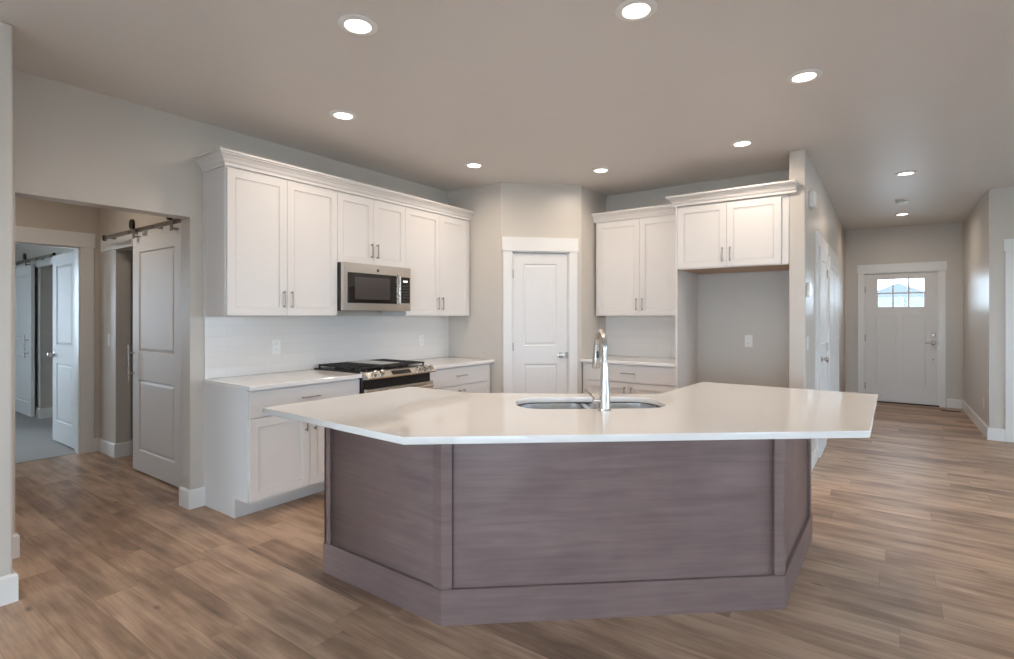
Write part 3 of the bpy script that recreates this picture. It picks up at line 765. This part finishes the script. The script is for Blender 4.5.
# ------------------------------------------------------------------ island
A_, B_, C_, D_ = (-2.455, 1.735), (-1.605, 1.735), (-0.388, 2.775), (-0.374, 3.745)
I1, I2, I3, I4 = (-1.005, 3.745), (-1.045, 3.045), (-1.955, 2.40), (-2.455, 2.40)
isl = thing('kitchen_island', 'grey-brown stained wood island base with framed panels', 'kitchen island')
def off_poly(pts, d):
    P = [Vector(p) for p in pts]; n = len(P); out = []
    for i in range(n):
        a = (P[i] - P[i - 1]).normalized(); c = (P[(i + 1) % n] - P[i]).normalized()
        ra, rc = Vector((a.y, -a.x)), Vector((c.y, -c.x)); o = ra + rc; o = o / o.dot(ra)
        out.append((P[i].x + o.x * d, P[i].y + o.y * d))
    return out
poly = [A_, B_, C_, D_, I1, I2, I3, I4]
poly_holes('core', [off_poly(poly, -0.014), off_poly(poly, -0.032)], 0.0, 0.884, M['island'], isl)
def strip(name, p, q, s0, s1, z0, z1, t=0.0135, proud=0.0):
    P = Vector(p); Q = Vector(q); L = (Q - P).length; d = (Q - P) / L; r = Vector((d.y, -d.x))
    if s0 < 0: s0 = L + s0
    if s1 <= 0: s1 = L + s1
    b = NB(); e = [P + d * s0 + r * proud, P + d * s1 + r * proud, P + d * s1 - r * t, P + d * s0 - r * t]
    prism(b, [(v.x, v.y) for v in e], z0, z1, 0.0015)
    return obj(name, b, M['island'], isl)
for (p, q, e0, e1) in ((A_, B_, 0.0, 0.0), (B_, C_, 0.0, 0.0), (C_, D_, 0.0, 0.0)):
    strip('corner_stile', p, q, 0.0, 0.048, 0.158, 0.884)
    strip('corner_stile', p, q, -0.048, 0.0, 0.158, 0.884)
    strip('top_rail', p, q, 0.0485, -0.0485, 0.845, 0.884, t=0.0135)
b = NB(); sweep(b, [(-2.455, 2.40), A_, B_, C_, D_, I1], [(-0.013, 0), (0.004, 0), (0.004, 0.154), (0.002, 0.157), (-0.013, 0.157)]); obj('plinth', b, M['island'], isl)
for p, q in ((I4, A_), (D_, I1)):
    strip('end_stile', p, q, 0.0, 0.048, 0.158, 0.884); strip('end_stile', p, q, -0.048, 0.0, 0.158, 0.884)
# kitchen side doors
def inner_doors(p, q, n):
    P = Vector(p); Q = Vector(q); L = (Q - P).length; ang = math.atan2(Q.y - P.y, Q.x - P.x)
    m = 0.03
    for k in range(n):
        x0 = m + (L - 2 * m) * k / n; x1 = m + (L - 2 * m) * (k + 1) / n
        dd = shaker(isl, x0, x1, 0.12, 0.86, 0.0, hx=(x1 - 0.035 if k % 2 == 0 else x0 + 0.035), hz=0.66)
        dd.location = (P.x, P.y, 0); dd.rotation_euler = (0, 0, ang)
        dd.data.materials[0] = M['island']
inner_doors(I1, I2, 1); inner_doors(I2, I3, 2); inner_doors(I3, I4, 1)

# island top with sink cut-outs
SA = math.radians(38.5); SE = Vector((math.cos(SA), math.sin(SA))); SN = Vector((-math.sin(SA), math.cos(SA))); SCN = Vector((-1.275, 2.52))
def sl(a, c): v = SCN + SE * a + SN * c; return (v.x, v.y)
def bowl_loop(a0, a1, c0, c1, grow=0.0, big=0.13, small=0.05, n=10, side=-1):
    a0 -= grow; a1 += grow; c0 -= grow; c1 += grow
    # corners: (a0,c0) (a1,c0) (a1,c1) (a0,c1)
    rr = {-1: [big, small, small, big], 1: [small, big, big, small]}[side]
    cs = [(a0, c0, 1, 1, PI), (a1, c0, -1, 1, 1.5 * PI), (a1, c1, -1, -1, 0), (a0, c1, 1, -1, 0.5 * PI)]
    out = []
    for (x, y, sx, sy, st), r in zip(cs, rr):
        r += grow
        for k in range(n + 1):
            t = st + (PI / 2) * k / n
            out.append((x + sx * r + r * math.cos(t), y + sy * r + r * math.sin(t)))
    return out
BL = (-0.385, -0.012, -0.185, 0.185); BR = (0.012, 0.385, -0.185, 0.185)
loops = [[(-2.53, 1.43), (-1.478, 1.39), (-0.052, 2.555), (-0.035, 3.765), (-1.038, 3.785), (-1.085, 3.035), (-1.985, 2.435), (-2.50, 2.42)]]
# one wide opening below which both bowls hang
whole = bowl_loop(-0.385, 0.385, -0.185, 0.185, side=-1, big=0.14, small=0.14)
loops.append([sl(*p) for p in whole])
top = poly_holes('island_countertop', loops, 0.8885, 0.9175, M['quartz'], bev=0.003)
tag(top, 'large angled white quartz island countertop with sink cut-out', 'countertop')

snk = thing('double_sink', 'undermount stainless double-bowl sink in the island', 'sink', (SCN.x, SCN.y, 0.0), SA)
def bowl(B, side, name):
    b = NB(); prof = [(-0.0, 0.884), (0.004, 0.80), (0.010, 0.73), (0.03, 0.70), (0.07, 0.69)]
    rings = []
    for ins, z in prof:
        lp = bowl_loop(*B, grow=-ins, side=side, big=0.14, small=0.06)
        rings.append([b.verts.new((p[0], p[1], z)) for p in lp])
    for r0, r1 in zip(rings, rings[1:]):
        for k in range(len(r0)): b.faces.new([r0[k], r0[(k + 1) % len(r0)], r1[(k + 1) % len(r0)], r1[k]])
    b.faces.new(rings[-1])
    o = obj(name, b, M['sink'], snk, smooth=True)
    cx, cy = (B[0] + B[1]) / 2, (B[2] + B[3]) / 2
    b = NB(); lathe(b, [(0, 0.6915), (0.02, 0.6915), (0.03, 0.694), (0.045, 0.694), (0.045, 0.6905)], (cx, cy, 0), 'z', 24); obj('drain', b, M['chrome'], o, smooth=True)
bowl((-0.384, -0.014, -0.184, 0.184), -1, 'bowl'); bowl((0.014, 0.384, -0.184, 0.184), 1, 'bowl')
b = NB(); box(b, -0.0145, 0.0145, -0.178, 0.178, 0.80, 0.8838, 0.004); obj('divider', b, M['sink'], snk)

fc = thing('faucet', 'tall brushed nickel pull-down kitchen faucet on the island', 'faucet', (-1.103, 2.345, 0.9165), SA)
b = NB(); lathe(b, [(0, 0), (0.031, 0), (0.031, 0.006), (0.026, 0.012), (0.0255, 0.09), (0.019, 0.18), (0.0165, 0.235), (0, 0.235)], n=24); obj('body', b, M['chrome'], fc, smooth=True)
arc = [(0, 0, 0.235), (0, 0.0, 0.29)]
for k in range(0, 13):
    t = PI * k / 12 * 0.93
    arc.append((0, 0.085 - 0.085 * math.cos(t), 0.30 + 0.083 * math.sin(t)))
b = NB(); tube(b, [(p[0], p[1], p[2]) for p in arc], 0.0125, 16); obj('spout', b, M['chrome'], fc, smooth=True)
e = arc[-1]; e = (e[0], e[1], e[2])
b = NB(); tube(b, [e, (e[0] - 0.001, e[1] + 0.006, e[2] - 0.02), (e[0] - 0.002, e[1] + 0.010, e[2] - 0.07), (e[0] - 0.003, e[1] + 0.012, e[2] - 0.12), (e[0] - 0.003, e[1] + 0.012, e[2] - 0.13)], [0.014, 0.0165, 0.0175, 0.020, 0.017], 18); sp = obj('spray_head', b, M['chrome'], fc, smooth=True)
b = NB(); box(b, e[0] - 0.0065, e[0] + 0.0065, e[1] - 0.0135, e[1] - 0.0085, e[2] - 0.075, e[2] - 0.04, 0.001); obj('button', b, M['black'], sp)
b = NB(); tube(b, [(-0.022, 0, 0.052), (-0.056, 0.0, 0.052), (-0.060, 0, 0.052)], [0.0155, 0.0155, 0.011], 16)
tube(b, [(-0.048, 0, 0.056), (-0.062, 0.02, 0.078), (-0.085, 0.05, 0.095)], [0.006, 0.0055, 0.005], 10); obj('lever', b, M['chrome'], fc, smooth=True)

# ------------------------------------------------------------------ ceiling lights
def can(x, y, label, r=0.059):
    t = thing('recessed_light', label, 'ceiling light', (x, y, CEIL), 0, 'round recessed ceiling lights')
    b = NB(); lathe(b, [(r + 0.035, -0.0005), (r + 0.035, -0.004), (r + 0.024, -0.009), (r + 0.004, -0.010), (r, -0.004), (r, -0.0005)], n=40); obj('trim_ring', b, M['trim'], t, smooth=True)
    b = NB(); lathe(b, [(0, -0.0045), (r - 0.0005, -0.0045), (r - 0.0005, -0.0008), (0, -0.0008)], n=40); obj('diffuser', b, M['lamp'], t)
    l = bpy.data.lights.new('lamp_light', 'AREA'); l.shape = 'DISK'; l.size = 2 * r; l.energy = CAN_W; l.color = CAN_COL; l.spread = math.radians(170)
    o = bpy.data.objects.new('lamp_light', l); COL.objects.link(o); o.parent = t; o.location = (0, 0, -0.0115)
    return t
CANS = [(-2.07, 1.65, 'large round recessed light at the upper left, nearest the left cabinets'),
        (-0.93, 2.31, 'round recessed light at the top centre of the ceiling, above the island front'),
        (-3.08, 2.33, 'round recessed light above the near end of the left wall cabinets'),
        (-0.39, 3.525, 'round recessed light above the right end of the island'),
        (-3.11, 3.81, 'small round recessed light near the far end of the range wall cabinets'),
        (-2.23, 4.655, 'round recessed light in front of the pantry door'),
        (-0.95, 4.60, 'round recessed light in front of the cabinet above the refrigerator space'),
        (0.16, 6.50, 'round recessed light at the start of the entry hall ceiling'),
        (0.18, 9.08, 'farthest round recessed light, just inside the front door')]
for c in CANS: can(*c)
can(-5.4, 1.15, 'round recessed light in the ceiling of the side passage by the barn door')  # added lamp, never in view, to brighten the passage
sd = thing('smoke_detector', 'white smoke detector with dark slots on the entry hall ceiling', 'smoke detector', (0.157, 7.985, CEIL))
b = NB(); lathe(b, [(0, -0.0005), (0.07, -0.0005), (0.07, -0.014), (0.062, -0.016), (0, -0.016)], n=32); obj('base', b, M['plate'], sd, smooth=True)
b = NB(); lathe(b, [(0.055, -0.0165), (0.055, -0.024), (0, -0.024)], n=32); obj('vent', b, M['slot'], sd)
b = NB(); lathe(b, [(0, -0.0245), (0.066, -0.0245), (0.060, -0.045), (0.03, -0.052), (0, -0.053)], n=32); obj('cover', b, M['plate'], sd, smooth=True)

# ------------------------------------------------------------------ plates, outlets, thermostat
def outlet(loc, rz, label, kind='outlet', w=0.072, h=0.118, gangs=1):
    names = {'outlet': ('electrical_outlet', 'outlet'), 'switch': ('light_switch', 'light switch')}[kind]
    t = thing(names[0], label, names[1], loc, rz)
    b = NB(); box(b, -w / 2, w / 2, -0.006, -0.0008, -h / 2, h / 2, 0.002); obj('cover_plate', b, M['plate'], t)
    for g in range(gangs):
        cx = (g - (gangs - 1) / 2) * 0.046
        if kind == 'outlet':
            for z in (-0.024, 0.024):
                b = NB(); box(b, cx - 0.017, cx + 0.017, -0.0085, -0.0062, z - 0.015, z + 0.015, 0.001); s = obj('socket', b, M['plate'], t)
                b = NB(); box(b, cx - 0.008, cx - 0.005, -0.0092, -0.0086, z - 0.004, z + 0.007); box(b, cx + 0.005, cx + 0.008, -0.0092, -0.0086, z - 0.004, z + 0.007); obj('slots', b, M['nickel'], s)
        else:
            b = NB(); box(b, cx - 0.016, cx + 0.016, -0.0095, -0.0062, -0.033, 0.033, 0.0015); obj('rocker', b, M['plate'], t)
    return t
outlet((WX + 0.0095, 2.387, 1.124), R90, 'white outlet plate on the backsplash left of the range')
outlet((WX + 0.0095, 4.031, 1.115), R90, 'white outlet plate on the backsplash right of the range')
outlet((-1.115, BY, 1.125), 0, 'white outlet on the wall inside the empty refrigerator space')
outlet((HX0, 5.17, 1.14), R90, 'white two-gang switch plate on the hall wall below the thermostat', 'switch', w=0.118, gangs=2)
outlet((-6.24, 1.95, 1.14), 0, 'white switch plate in the passage left of the barn door', 'switch')
outlet((HX1, 8.25, 0.36), -R90, 'white outlet low on the right wall of the entry hall')
th = thing('thermostat', 'small white thermostat on the hall wall beside the refrigerator space', 'thermostat', (HX0, 5.19, 1.60), R90)
b = NB(); box(b, -0.07, 0.07, -0.024, -0.0008, -0.06, 0.06, 0.004); obj('case', b, M['plate'], th)
b = NB(); box(b, -0.05, 0.02, -0.0252, -0.0242, -0.035, 0.035); obj('screen', b, mat('screen_grey', srgb(150, 150, 148), 0.2), th)
ch = thing('door_chime', 'white door chime box high on the hall wall near the ceiling', 'door chime', (HX0, 5.36, 2.40), R90)
b = NB(); box(b, -0.075, 0.075, -0.045, -0.0008, -0.07, 0.07, 0.006); obj('box', b, M['plate'], ch)
b = NB()
for k in range(5): box(b, -0.045, 0.045, -0.0462, -0.0452, -0.045 + k * 0.018, -0.04 + k * 0.018)
obj('grille', b, M['plate'], ch)
fv = thing('floor_vent', 'small brown floor register near the front door', 'vent', (0.76, 9.93, 0.0))
b = NB(); box(b, -0.11, 0.11, -0.05, 0.05, 0.0005, 0.005, 0.001); obj('frame', b, M['bronze'], fv)
b = NB()
for k in range(9): box(b, -0.098 + k * 0.0225, -0.085 + k * 0.0225, -0.038, 0.038, 0.0052, 0.0062)
obj('louvres', b, M['slot'], fv)

# ------------------------------------------------------------------ outside
b = NB(); box(b, -90, 90, -80, 130, -0.4, -0.15); struct('ground', b, M['concrete'])
hs = thing('neighbour_house', 'pale gabled house across the street, seen through the front door glass', 'house', (1.03, 70, -0.15))
b = NB(); box(b, -6, 6, 0, 8, 0, 2.19); obj('walls', b, M['siding'], hs)
b = NB()
pr = [(-6.6, 2.2), (6.6, 2.2), (0, 5.05)]
lo = [b.verts.new((x, -0.4, z)) for x, z in pr]; hi = [b.verts.new((x, 8.4, z)) for x, z in pr]
b.faces.new(lo); b.faces.new(list(reversed(hi)))
for k in range(3): b.faces.new([lo[k], lo[(k + 1) % 3], hi[(k + 1) % 3], hi[k]])
obj('roof', b, M['shingle'], hs)
b = NB(); slab(b, -4.5, -0.5, 0.05, 2.3, -0.04, 0.035, [(-4.3 + i * 1.0, -3.5 + i * 1.0, 0.2 + j * 0.55, 0.6 + j * 0.55) for i in range(4) for j in range(4)]); obj('garage_door', b, M['trim'], hs)
